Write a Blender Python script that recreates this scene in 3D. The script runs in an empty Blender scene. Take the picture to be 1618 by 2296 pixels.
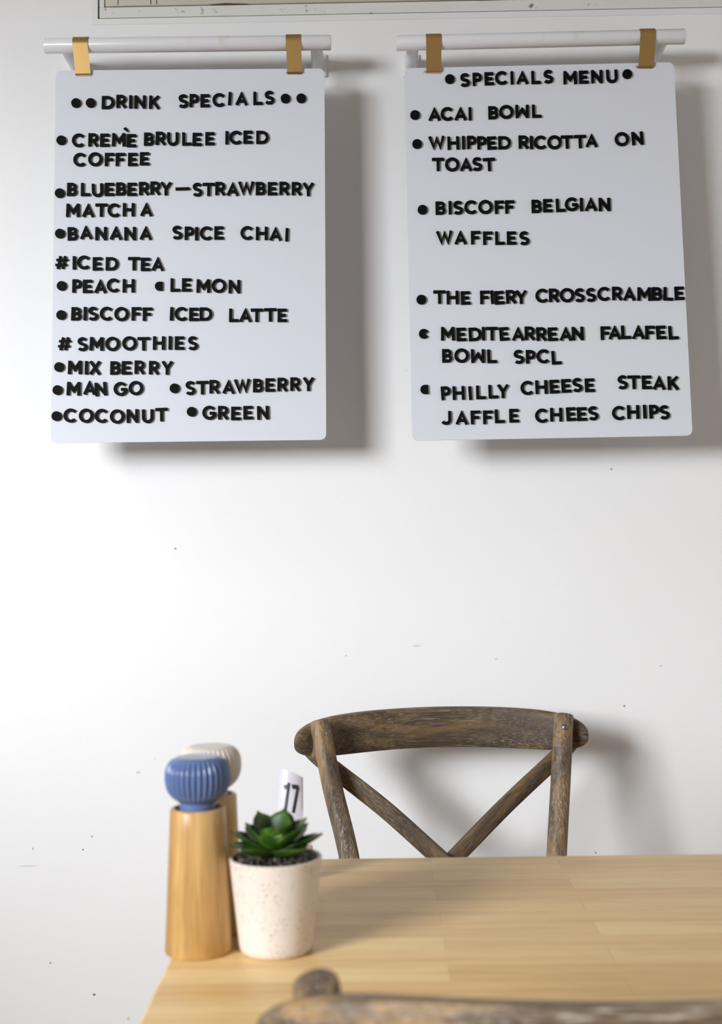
import bpy, bmesh, math, random
from math import sin, cos, pi, radians
from mathutils import Vector, Matrix

random.seed(7)
SC = bpy.context.scene
COL = SC.collection

# ------------------------------------------------------------------ camera, world, lights, exposure
W, H, F = 1618, 2296, 3000.0
CX, CY = 809.0, 960.0                     # principal point of the photograph
CAM_LOC = Vector((0, 0, 1.15))
PITCH, YAW, ROLL = math.atan(0.08), radians(0.5), 0.0150
fwd = Vector((-sin(YAW) * cos(PITCH), cos(YAW) * cos(PITCH), sin(PITCH)))
rgt = fwd.cross(Vector((0, 0, 1))).normalized()
upv = rgt.cross(fwd).normalized()
R_ = rgt * cos(ROLL) - upv * sin(ROLL)
U_ = upv * cos(ROLL) + rgt * sin(ROLL)
cam_data = bpy.data.cameras.new('camera')
cam = bpy.data.objects.new('camera', cam_data)
COL.objects.link(cam)
M4 = Matrix((R_, U_, -fwd)).transposed().to_4x4()
M4.translation = CAM_LOC
cam.matrix_world = M4
cam_data.sensor_fit = 'VERTICAL'
cam_data.sensor_height = 36.0
cam_data.sensor_width = 36.0 * W / H
cam_data.lens = F / H * 36.0
cam_data.shift_x = 0.0
cam_data.shift_y = -(H / 2 - CY) / H
cam_data.clip_start = 0.02
cam_data.dof.use_dof = True
cam_data.dof.focus_distance = 2.25
cam_data.dof.aperture_fstop = 5.4
SC.camera = cam

wd = bpy.data.worlds.new('world')
SC.world = wd
wd.use_nodes = True
wd.node_tree.nodes['Background'].inputs[0].default_value = (1.0, 0.76, 0.54, 1)
wd.node_tree.nodes['Background'].inputs[1].default_value = 0.10


def area(name, loc, target, sx, sy, watts, color):
    ld = bpy.data.lights.new(name, 'AREA')
    ld.shape = 'RECTANGLE'
    ld.size, ld.size_y = sx, sy
    ld.energy = watts
    ld.color = color
    lo = bpy.data.objects.new(name, ld)
    lo.location = loc
    lo.rotation_euler = (Vector(target) - Vector(loc)).to_track_quat('-Z', 'Y').to_euler()
    COL.objects.link(lo)
    return lo


# daylight that falls in through the window of the left wall
area('window_daylight', (-5.2, -4.3, 3.35), (-.3, 2.45, 1.3), 2.7, 3.5, 1290, (0.93, 0.962, 1.0))

SC.view_settings.view_transform = 'Standard'
SC.view_settings.look = 'None'
SC.view_settings.exposure = 0.0
SC.view_settings.gamma = 1.0
SC.view_settings.use_curve_mapping = False


# ------------------------------------------------------------------ helpers
def ray(px, py):
    return R_ * ((px - CX) / F) - U_ * ((py - CY) / F) + fwd


def hit(px, py, p0, n):
    d = ray(px, py)
    return CAM_LOC + d * ((p0 - CAM_LOC).dot(n) / d.dot(n))


def PY(px, py, Y):
    return hit(px, py, Vector((0, Y, 0)), Vector((0, 1, 0)))


def PZ(px, py, Z):
    return hit(px, py, Vector((0, 0, Z)), Vector((0, 0, 1)))


def link_mesh(name, bm, mat=None, parent=None, loc=(0, 0, 0), smooth=False, angle=None):
    bmesh.ops.recalc_face_normals(bm, faces=bm.faces[:])
    me = bpy.data.meshes.new(name)
    bm.to_mesh(me)
    bm.free()
    if mat:
        me.materials.append(mat)
    if smooth:
        for p in me.polygons:
            p.use_smooth = True
        if angle:
            me.set_sharp_from_angle(angle=radians(angle))
    o = bpy.data.objects.new(name, me)
    o.location = loc
    COL.objects.link(o)
    if parent:
        o.parent = parent
    return o


def tag(o, label=None, cat=None, group=None, kind=None):
    if label: o['label'] = label
    if cat: o['category'] = cat
    if group: o['group'] = group
    if kind: o['kind'] = kind
    return o


def empty(name, loc, label, cat, group=None, rz=0.0):
    o = bpy.data.objects.new(name, None)
    o.location = loc
    o.rotation_euler = (0, 0, rz)
    o.empty_display_size = 0.05
    COL.objects.link(o)
    return tag(o, label, cat, group)


def box(bm, x0, x1, y0, y1, z0, z1, bev=0.0):
    vs = [bm.verts.new((x, y, z)) for x in (x0, x1) for y in (y0, y1) for z in (z0, z1)]
    fs = [(0, 1, 3, 2), (4, 6, 7, 5), (0, 4, 5, 1), (2, 3, 7, 6), (0, 2, 6, 4), (1, 5, 7, 3)]
    faces = [bm.faces.new([vs[i] for i in f]) for f in fs]
    if bev:
        es = list({e for f in faces for e in f.edges})
        bmesh.ops.bevel(bm, geom=es, offset=bev, segments=3, affect='EDGES', profile=0.5)
    return vs


def tube(bm, pts, radii, n=16, cap_round=0.0):
    """sweep a circle of the given radii along pts; round the caps by cap_round"""
    pts = [Vector(p) for p in pts]
    if not isinstance(radii, (list, tuple)):
        radii = [radii] * len(pts)
    radii = list(radii)
    if cap_round:
        a = (pts[1] - pts[0]).normalized(); b = (pts[-1] - pts[-2]).normalized()
        pts = [pts[0], pts[0] + a * cap_round * .3, pts[0] + a * cap_round] + pts[1:-1] + [pts[-1] - b * cap_round, pts[-1] - b * cap_round * .3, pts[-1]]
        r0, r1 = radii[0], radii[-1]
        radii = [r0 - cap_round, r0 - cap_round * .3, r0] + radii[1:-1] + [r1, r1 - cap_round * .3, r1 - cap_round]
    rings = []
    ref = None
    for i, p in enumerate(pts):
        t = (pts[min(i + 1, len(pts) - 1)] - pts[max(i - 1, 0)]).normalized()
        if ref is None:
            ref = t.orthogonal().normalized()
        ref = (ref - t * ref.dot(t)).normalized()
        b = t.cross(ref)
        rings.append([bm.verts.new(p + (ref * cos(2 * pi * k / n) + b * sin(2 * pi * k / n)) * radii[i]) for k in range(n)])
    for a, b in zip(rings, rings[1:]):
        for k in range(n):
            bm.faces.new((a[k], a[(k + 1) % n], b[(k + 1) % n], b[k]))
    bm.faces.new(rings[0][::-1])
    bm.faces.new(rings[-1])


def lathe(bm, prof, n=48, flute=None):
    """revolve (r, z) points about Z; flute(i, angle) scales the radius"""
    rings = []
    for i, (r, z) in enumerate(prof):
        if r < 1e-6:
            rings.append([bm.verts.new((0, 0, z))])
        else:
            ring = []
            for k in range(n):
                a = 2 * pi * k / n
                rr = r * (flute(i, a) if flute else 1.0)
                ring.append(bm.verts.new((rr * cos(a), rr * sin(a), z)))
            rings.append(ring)
    for a, b in zip(rings, rings[1:]):
        for k in range(n):
            k2 = (k + 1) % n
            if len(a) == 1 and len(b) == 1: continue
            if len(a) == 1: bm.faces.new((a[0], b[k2], b[k]))
            elif len(b) == 1: bm.faces.new((a[k], a[k2], b[0]))
            else: bm.faces.new((a[k], a[k2], b[k2], b[k]))


def smoothpath(pts, n=8):
    """Catmull-Rom through pts"""
    pts = [Vector(p) for p in pts]
    q = [pts[0] * 2 - pts[1]] + pts + [pts[-1] * 2 - pts[-2]]
    out = []
    for i in range(1, len(q) - 2):
        p0, p1, p2, p3 = q[i - 1:i + 3]
        for k in range(n):
            t = k / n
            out.append(0.5 * ((2 * p1) + (p2 - p0) * t + (2 * p0 - 5 * p1 + 4 * p2 - p3) * t * t + (3 * p1 - p0 - 3 * p2 + p3) * t ** 3))
    out.append(pts[-1])
    return out


# ------------------------------------------------------------------ materials
def mat_new(name, base=(.8, .8, .8), rough=.5, metal=0.0, spec=0.5):
    m = bpy.data.materials.new(name)
    m.use_nodes = True
    nt = m.node_tree
    b = nt.nodes['Principled BSDF']
    b.inputs['Base Color'].default_value = (*base, 1)
    b.inputs['Roughness'].default_value = rough
    b.inputs['Metallic'].default_value = metal
    b.inputs['Specular IOR Level'].default_value = spec
    return m, nt, b


def node(nt, kind, **kw):
    n = nt.nodes.new(kind)
    for k, v in kw.items():
        if k in n.inputs: n.inputs[k].default_value = v
        else: setattr(n, k, v)
    return n


def coords(nt, scale=(1, 1, 1), which='Object', loc=(0, 0, 0)):
    tc = node(nt, 'ShaderNodeTexCoord')
    mp = node(nt, 'ShaderNodeMapping')
    mp.inputs['Scale'].default_value = scale
    mp.inputs['Location'].default_value = loc
    nt.links.new(tc.outputs[which], mp.inputs['Vector'])
    return mp.outputs['Vector']


def noise(nt, vec, scale, detail=4.0, rough=.6, dist=0.0):
    n = node(nt, 'ShaderNodeTexNoise')
    n.inputs['Scale'].default_value = scale
    n.inputs['Detail'].default_value = detail
    n.inputs['Roughness'].default_value = rough
    n.inputs['Distortion'].default_value = dist
    nt.links.new(vec, n.inputs['Vector'])
    return n.outputs['Fac']


def ramp(nt, fac, stops):
    r = node(nt, 'ShaderNodeValToRGB')
    el = r.color_ramp.elements
    while len(el) < len(stops): el.new(0.5)
    for e, (p, c) in zip(el, stops):
        e.position = p
        e.color = (*c, 1) if len(c) == 3 else c
    nt.links.new(fac, r.inputs['Fac'])
    return r.outputs['Color']


def mix(nt, fac, a, b, mode='MIX'):
    m = node(nt, 'ShaderNodeMix', data_type='RGBA', blend_type=mode)
    for s, v in ((m.inputs[0], fac), (m.inputs[6], a), (m.inputs[7], b)):
        if hasattr(v, 'is_output'): nt.links.new(v, s)
        elif isinstance(v, (int, float)): s.default_value = v
        else: s.default_value = (*v, 1)
    return m.outputs[2]


def bump(nt, b, hgt, strength=.2, dist=.001):
    n = node(nt, 'ShaderNodeBump')
    n.inputs['Strength'].default_value = strength
    n.inputs['Distance'].default_value = dist
    nt.links.new(hgt, n.inputs['Height'])
    nt.links.new(n.outputs['Normal'], b.inputs['Normal'])


def wall_paint():
    m, nt, b = mat_new('white_wall_paint', (.80, .80, .80), .6, 0, .3)
    v = coords(nt)
    big = ramp(nt, noise(nt, v, 1.7, 3), [(.3, (.80, .80, .80)), (.7, (.835, .835, .835))])
    # sparse dark specks and small chips
    vo = node(nt, 'ShaderNodeTexVoronoi'); vo.inputs['Scale'].default_value = 9.0
    nt.links.new(v, vo.inputs['Vector'])
    sp = ramp(nt, vo.outputs['Distance'], [(.012, (1, 1, 1)), (.022, (0, 0, 0))])
    nz = ramp(nt, noise(nt, v, 130, 2), [(.45, (0, 0, 0)), (.55, (1, 1, 1))])
    speck = mix(nt, 1.0, sp, nz, 'MULTIPLY')
    col = mix(nt, speck, big, (.25, .24, .22))
    # a smear of dark specks above the chair and a few chips, each at its own place
    for (cx, cz, rx, rz, amt, speckled) in WALL_MARKS:
        mp = node(nt, 'ShaderNodeMapping')
        mp.inputs['Location'].default_value = (-cx / rx, 0, -cz / rz)
        mp.inputs['Scale'].default_value = (1 / rx, 0, 1 / rz)
        nt.links.new(v, mp.inputs['Vector'])
        ln = node(nt, 'ShaderNodeVectorMath', operation='LENGTH')
        nt.links.new(mp.outputs['Vector'], ln.inputs[0])
        mk = ramp(nt, ln.outputs['Value'], [(.25 if speckled else .7, (amt,) * 3), (1.0, (0, 0, 0))])
        if speckled:
            mk = mix(nt, 1.0, mk, ramp(nt, noise(nt, v, 320, 3, .8), [(.60, (0, 0, 0)), (.68, (1, 1, 1))]), 'MULTIPLY')
        col = mix(nt, mk, col, (.16, .15, .14))
    nt.links.new(col, b.inputs['Base Color'])
    bump(nt, b, noise(nt, v, 330, 3), .16, .0014)
    return m


def old_wood(name, axis, light=1.0):
    """weathered oak with pale grain running along the given object axis"""
    m, nt, b = mat_new(name, (.2, .15, .1), .5, 0, .35)
    s = [1, 1, 1]; s[axis] = .035
    v = coords(nt, s)
    s2 = [1, 1, 1]; s2[axis] = .16
    v2 = coords(nt, s2, loc=(3, 1, 2))
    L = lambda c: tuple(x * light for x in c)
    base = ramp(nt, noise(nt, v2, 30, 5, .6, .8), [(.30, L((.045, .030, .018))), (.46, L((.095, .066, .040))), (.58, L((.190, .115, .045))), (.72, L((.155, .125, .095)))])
    grain = ramp(nt, noise(nt, v, 430, 4, .75), [(.50, (0, 0, 0)), (.66, (1, 1, 1))])
    patch = ramp(nt, noise(nt, v2, 14, 3), [(.34, (.08, .08, .08)), (.66, (.85, .85, .85))])
    col = mix(nt, mix(nt, 1.0, grain, patch, 'MULTIPLY'), base, L((.34, .30, .25)))
    dark = ramp(nt, noise(nt, v, 210, 4, .65), [(.34, (1, 1, 1)), (.46, (0, 0, 0))])
    col = mix(nt, mix(nt, .65, (0, 0, 0), dark), col, (.030, .020, .012))
    nt.links.new(col, b.inputs['Base Color'])
    bump(nt, b, grain, .3, .0006)
    return m


def plain_wood(name, axis, c0, c1, c2, rough=.4, sc=1.0):
    m, nt, b = mat_new(name, c1, rough, 0, .4)
    s = [1, 1, 1]; s[axis] = .07
    v = coords(nt, s)
    a = noise(nt, v, 60 * sc, 4, .55, .4)
    f = noise(nt, v, 330 * sc, 3, .6)
    c = ramp(nt, a, [(.3, c0), (.5, c1), (.7, c2)])
    d = ramp(nt, f, [(.35, (.80, .76, .70)), (.6, (1, 1, 1))])
    nt.links.new(mix(nt, .8, c, mix(nt, 1.0, c, d, 'MULTIPLY')), b.inputs['Base Color'])
    bump(nt, b, f, .08, .0004)
    return m


def butcher_block():
    m, nt, b = mat_new('laminated_table_wood', (.5, .33, .17), .42, 0, .4)
    v = coords(nt)
    br = node(nt, 'ShaderNodeTexBrick')
    br.offset, br.offset_frequency, br.squash = .37, 2, 1.0
    for k, val in {'Scale': 1.0, 'Mortar Size': .0005, 'Mortar Smooth': .3, 'Bias': 0.0, 'Brick Width': .42, 'Row Height': .044}.items():
        br.inputs[k].default_value = val
    br.inputs['Color1'].default_value = (.0, .0, .0, 1)
    br.inputs['Color2'].default_value = (1, 1, 1, 1)
    br.inputs['Mortar'].default_value = (.45, .45, .45, 1)
    # shift each row by noise so that the joints do not line up
    nt.links.new(v, br.inputs['Vector'])
    tone = ramp(nt, br.outputs['Color'], [(0, (.76, .50, .215)), (.5, (.83, .57, .26)), (1, (.89, .65, .32))])
    vs = coords(nt, (.05, 1, 1))
    g1 = ramp(nt, noise(nt, vs, 75, 5, .6, .5), [(.3, (.86, .81, .74)), (.52, (1, 1, 1)), (.75, (1.06, 1.05, 1.03))])
    g2 = ramp(nt, noise(nt, vs, 420, 3, .6), [(.3, (.86, .82, .76)), (.55, (1, 1, 1))])
    col = mix(nt, 1.0, mix(nt, 1.0, tone, g1, 'MULTIPLY'), g2, 'MULTIPLY')
    nt.links.new(mix(nt, mix(nt, .35, (0, 0, 0), br.outputs['Fac']), col, (.25, .15, .07)), b.inputs['Base Color'])
    bump(nt, b, noise(nt, vs, 420, 3), .05, .0003)
    return m


def speckled_ceramic():
    m, nt, b = mat_new('speckled_cream_ceramic', (.70, .63, .56), .5, 0, .4)
    v = coords(nt)
    vo = node(nt, 'ShaderNodeTexVoronoi'); vo.inputs['Scale'].default_value = 330
    nt.links.new(v, vo.inputs['Vector'])
    sp = ramp(nt, vo.outputs['Distance'], [(.20, (1, 1, 1)), (.32, (0, 0, 0))])
    nz = ramp(nt, noise(nt, v, 90, 2), [(.46, (0, 0, 0)), (.56, (1, 1, 1))])
    col = mix(nt, mix(nt, 1.0, sp, nz, 'MULTIPLY'), (.74, .67, .60), (.34, .28, .225))
    nt.links.new(col, b.inputs['Base Color'])
    return m


def leaf_mat():
    m, nt, b = mat_new('succulent_leaf', (.05, .16, .02), .38, 0, .45)
    v = coords(nt)
    c = ramp(nt, noise(nt, v, 45, 3), [(.3, (.012, .040, .005)), (.55, (.038, .095, .008)), (.75, (.105, .20, .016))])
    nt.links.new(c, b.inputs['Base Color'])
    b.inputs['Subsurface Weight'].default_value = 0.0
    return m


def gravel_mat():
    m, nt, b = mat_new('dark_gravel', (.06, .05, .04), .45, 0, .5)
    ob = node(nt, 'ShaderNodeNewGeometry')
    c = ramp(nt, ob.outputs['Random Per Island'], [(0, (.012, .011, .010)), (.5, (.022, .017, .012)), (.80, (.075, .055, .03)), (1, (.20, .17, .13))])
    nt.links.new(c, b.inputs['Base Color'])
    return m


def rail_paint():
    m, nt, b = mat_new('white_rail_enamel', (.74, .74, .77), .28, 0, .5)
    v = coords(nt)
    d = ramp(nt, noise(nt, v, 22, 4), [(.62, (.75, .75, .78)), (.75, (.66, .64, .60))])
    nt.links.new(d, b.inputs['Base Color'])
    return m


def lip_paint():
    m, nt, b = mat_new('chipped_white_paint', (.7, .69, .66), .7, 0, .3)
    v = coords(nt)
    c = ramp(nt, noise(nt, v, 40, 6, .7), [(.33, (.22, .18, .13)), (.39, (.72, .71, .68))])
    nt.links.new(c, b.inputs['Base Color'])
    bump(nt, b, noise(nt, v, 150, 4), .4, .002)
    return m


WY = 2.45            # face of the back wall
WALL_MARKS = []
for (px, py, rx, ry, amt, sp) in [(1345, 1595, 150, 9, .8, True), (393, 1230, 3.2, 3, .7, False), (1370, 1052, 3, 3, .6, False), (934, 1448, 12, 1.8, .35, False),
                                  (775, 1470, 3, 2, .4, False), (1481, 1493, 4, 2.5, .3, False), (74, 1903, 2, 3, .6, False), (186, 1905, 2.5, 2.5, .8, False), (206, 1876, 2, 3, .7, False),
                                  (211, 2230, 4, 3, .9, False), (113, 2159, 2.5, 2.5, .7, False), (288, 2284, 4, 4, .3, False), (63, 1942, 28, 1.6, .3, False), (310, 1732, 6, 3, .3, False),
                                  (1399, 1583, 2.6, 2.6, .9, False), (1335, 1912, 2.6, 2.4, .7, False), (370, 1760, 4, 5, .0, False), (1112, 1478, 4, 2, .3, False)]:
    q = PY(px, py, WY)
    WALL_MARKS.append((q.x, q.z, rx * WY / F, ry * WY / F, amt, sp))
M_wall = wall_paint()
M_trim = mat_new('white_trim_paint', (.78, .78, .77), .45)[0]
M_lip = lip_paint()
M_gap = mat_new('dark_gap', (.03, .028, .025), .8)[0]
M_floor = mat_new('brown_floor', (.36, .25, .16), .6)[0]
M_ac = mat_new('beige_plastic', (.50, .47, .38), .5)[0]
M_rust = mat_new('rust_stain', (.14, .07, .02), .8)[0]
M_rail = rail_paint()
M_gold = mat_new('brushed_gold', (.60, .39, .15), .38, 1.0)[0]
M_board = mat_new('white_acrylic', (.66, .685, .745), .35, 0, .4)[0]
M_letter = mat_new('black_letter', (.0025, .0025, .003), .6, 0, .10)[0]
M_woodx = old_wood('weathered_oak_along_x', 0, .88)
M_woodz = old_wood('weathered_oak_along_z', 2, 1.45)
M_rivet = mat_new('dull_steel', (.22, .20, .18), .38, .9)[0]
M_seat = mat_new('woven_rattan', (.30, .21, .12), .7)[0]
M_table = butcher_block()
M_mill = plain_wood('pale_mill_wood', 2, (.46, .25, .075), (.60, .36, .13), (.72, .49, .22), .34, .8)
M_block = plain_wood('pale_block_wood', 2, (.55, .40, .24), (.66, .50, .32), (.74, .60, .42), .5)
M_blue = mat_new('blue_glaze', (.12, .18, .36), .14, 0, .5)[0]
M_cream = mat_new('cream_glaze', (.74, .66, .57), .25, 0, .5)[0]
M_hole = mat_new('dark_inside_wood', (.12, .07, .03), .7)[0]
M_pot = speckled_ceramic()
M_leaf = leaf_mat()
M_gravel = gravel_mat()
M_card = mat_new('white_laminated_card', (.64, .63, .70), .18, 0, .5)[0]
M_ink = mat_new('dark_purple_ink', (.03, .022, .035), .4)[0]

# ------------------------------------------------------------------ the room
WY = 2.45            # face of the back wall
CEIL = 2.75


def struct(name, bm, mat, **kw):
    o = link_mesh(name, bm, mat, **kw)
    o['kind'] = 'structure'
    return o


# opening in the back wall that holds the air conditioner
OP_L = PY(219, 43, WY).x
OP_B = PY(600, 36, WY).z
OP_R, OP_T = 1.05, 2.56
XL, XR = -2.2, 2.6
bm = bmesh.new()
box(bm, XL - .12, OP_L, WY, WY + .14, 0, CEIL)
box(bm, OP_R, XR, WY, WY + .14, 0, CEIL)
box(bm, OP_L, OP_R, WY, WY + .14, 0, OP_B)
box(bm, OP_L, OP_R, WY, WY + .14, OP_T, CEIL)
struct('wall_back', bm, M_wall)
bm = bmesh.new(); box(bm, XL - .12, XR + .12, -2.6, WY + .14, -.06, 0); struct('floor', bm, M_floor)
bm = bmesh.new(); box(bm, XL - .12, XR + .12, -2.6, WY + .14, CEIL, CEIL + .06); struct('ceiling', bm, M_trim)
bm = bmesh.new(); box(bm, XR, XR + .12, -2.6, WY, 0, CEIL); struct('wall_right', bm, M_wall)
# left wall with a wide window opening
bm = bmesh.new()
WY0, WY1, WZ0, WZ1 = -2.5, 1.0, 1.26, 2.41
box(bm, XL - .12, XL, -2.6, WY0, 0, CEIL)
box(bm, XL - .12, XL, WY1, WY, 0, CEIL)
box(bm, XL - .12, XL, WY0, WY1, 0, WZ0)
box(bm, XL - .12, XL, WY0, WY1, WZ1, CEIL)
struct('wall_left', bm, M_wall)

# slim trim round the opening, mitred: four flat strips 6 mm proud of the wall
TW = .0115
bm = bmesh.new()
a = [(OP_L - TW, OP_B - TW), (OP_R + TW, OP_B - TW), (OP_R + TW, OP_T + TW), (OP_L - TW, OP_T + TW)]
c = [(OP_L, OP_B), (OP_R, OP_B), (OP_R, OP_T), (OP_L, OP_T)]
for i in range(4):
    j = (i + 1) % 4
    fr = [bm.verts.new((x, WY - .0012, z)) for x, z in (a[i], a[j], c[j], c[i])]
    bk = [bm.verts.new((x, WY + .0, z)) for x, z in (a[i], a[j], c[j], c[i])]
    bm.faces.new(fr); bm.faces.new(bk[::-1])
    for k in range(4):
        bm.faces.new((fr[k], bk[k], bk[(k + 1) % 4], fr[(k + 1) % 4]))
struct('trim_1', bm, M_trim)
# dark joint and chipped filler frame inside the opening
bm = bmesh.new()
box(bm, OP_L, OP_R, WY + .10, WY + .13, OP_B, OP_T)
struct('wall_recess', bm, M_gap)
bm = bmesh.new()
G = .0025; FW = .021
box(bm, OP_L + G, OP_R - G, WY + .002, WY + .06, OP_B + G, OP_B + G + FW, .001)
box(bm, OP_L + G, OP_L + G + .0095, WY + .002, WY + .06, OP_B + G + FW, OP_T - G, .001)
struct('trim_2', bm, M_lip)
# air conditioner
AB = OP_B + G + FW
AL = OP_L + G + .011
ac = empty('air_conditioner', (AL, WY, AB), 'beige wall air conditioner set in the opening above the menu boards', 'air conditioner')
bm = bmesh.new()
box(bm, 0, .84, .001, .09, .0012, .36, .002)
link_mesh('casing', bm, M_ac, ac, smooth=True, angle=40)
for x in (.024, .086, .097):
    bm = bmesh.new(); box(bm, x, x + .0012, .0004, .0014, .004, .34)
    link_mesh('panel_seam', bm, M_gap, ac)
for x0, x1 in ((.20, .27), (.70, .745)):
    bm = bmesh.new()
    tube(bm, [(x0, .001, .0012), ((x0 * .6 + x1 * .4), .001, .0018), (x1, .001, .0012)], [.0006, .0022, .0006], 8)
    link_mesh('rust_streak', bm, M_rust, ac)

# ------------------------------------------------------------------ rails, straps and menu boards
TY = 2.34            # axis of the rails
TR = .0137


def make_rail(l, r, arms, label):
    p0, p1 = PY(*l, TY), PY(*r, TY)
    mid = (p0 + p1) / 2
    root = empty('wall_rail', mid, label, 'rail', 'white hanging rails on the wall')
    bm = bmesh.new()
    tube(bm, [p0 - mid, p1 - mid], TR, 40, .0012)
    link_mesh('tube', bm, M_rail, root, smooth=True, angle=50)
    for ax in arms:
        t = ((ax - l[0]) / (r[0] - l[0]))
        c = p0.lerp(p1, t) - mid
        bm = bmesh.new()
        tube(bm, [c + Vector((0, .002, -.002)), c + Vector((0, .05, -.003)), c + Vector((0, WY - TY - .006, -.003))], [.0105, .0115, .0135], 24)
        br = link_mesh('bracket', bm, M_rail, root, smooth=True, angle=50)
        bm = bmesh.new()
        box(bm, c.x - .0155, c.x + .0155, WY - TY - .006, WY - TY, c.z - .026, c.z + .018, .002)
        link_mesh('wall_plate', bm, M_rail, br, smooth=True, angle=40)
    return p0, p1


rl = make_rail((100, 103), (742, 95.5), (146, 708), 'white tube rail on the wall above the drink specials board')
rr = make_rail((888, 97), (1534, 82), (925, 1487), 'white tube rail on the wall above the specials menu board')


class Board:
    def __init__(s, corners, tilt, name_label, slots):
        tl, tr, br_, bl = corners
        # plane through the top edge at the rail, leaning out by tilt at the bottom
        s.p0 = Vector((0, TY + .001, PY(*tl, TY).z))
        zt, zb = PY(*tl, TY).z, PY(*bl, TY).z
        s.n = Vector((0, -(zt - zb), tilt * -1.0)).normalized()   # towards the room
        s.up = Vector((0, tilt, zt - zb)).normalized()
        s.n = Vector((1, 0, 0)).cross(s.up).normalized()
        if s.n.y > 0: s.n = -s.n
        P = [hit(*c, s.p0, s.n) for c in corners]
        s.ex = (P[1] - P[0] + P[2] - P[3]).normalized()
        s.ey = s.n.cross(s.ex).normalized()
        s.o = sum(P, Vector()) / 4
        s.Q = [((p - s.o).dot(s.ex), (p - s.o).dot(s.ey)) for p in P]
        s.TH = .0045
        # outline with rounded corners
        loop = []
        rad = .012
        for i in range(4):
            c = Vector(s.Q[i]); a = (Vector(s.Q[i - 1]) - c).normalized(); b = (Vector(s.Q[(i + 1) % 4]) - c).normalized()
            p, q = c + a * rad, c + b * rad
            for k in range(9):
                t = k / 8
                loop.append(p * (1 - t) ** 2 + c * 2 * t * (1 - t) + q * t * t)
        bm = bmesh.new()
        edges = []
        def add(lp):
            vs = [bm.verts.new((x, y, 0)) for x, y in lp]
            for i in range(len(vs)): edges.append(bm.edges.new((vs[i], vs[(i + 1) % len(vs)])))
        add(loop)
        s.slots = []
        for (xa, xb, yc) in slots:
            a = hit(xa, yc, s.p0, s.n) - s.o; b = hit(xb, yc, s.p0, s.n) - s.o
            ax, ay, bx, by = a.dot(s.ex), a.dot(s.ey), b.dot(s.ex), b.dot(s.ey)
            hr = .0024
            lp = [(bx - hr + hr * sin(t), by + hr * cos(t)) for t in [k * pi / 8 for k in range(9)]] + \
                 [(ax + hr - hr * sin(t), ay - hr * cos(t)) for t in [k * pi / 8 for k in range(9)]]
            add(lp)
            s.slots.append((ax, bx, (ay + by) / 2))
        bmesh.ops.triangle_fill(bm, edges=edges, use_beauty=True, use_dissolve=False)
        ret = bmesh.ops.extrude_face_region(bm, geom=bm.faces[:])
        for v in ret['geom']:
            if isinstance(v, bmesh.types.BMVert): v.co.z -= s.TH
        s.M = Matrix((s.ex, s.ey, s.n)).transposed().to_4x4()
        s.M.translation = s.o
        s.ob = link_mesh('menu_board', bm, M_board)
        s.ob.matrix_world = s.M
        tag(s.ob, name_label, 'sign board')
        s.count = {}


BL = Board([(125, 158), (727, 153.5), (731, 986), (113.5, 993.5)], .010,
           'white acrylic board headed DRINK SPECIALS hanging on the left rail', [(168.5, 209, 168.5), (641, 682, 164)])
BR = Board([(906, 153), (1510, 139.5), (1552, 976.5), (924, 988)], .032,
           'white acrylic board headed SPECIALS MENU hanging on the right rail', [(949, 990, 162.5), (1424, 1466, 151)])


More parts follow.
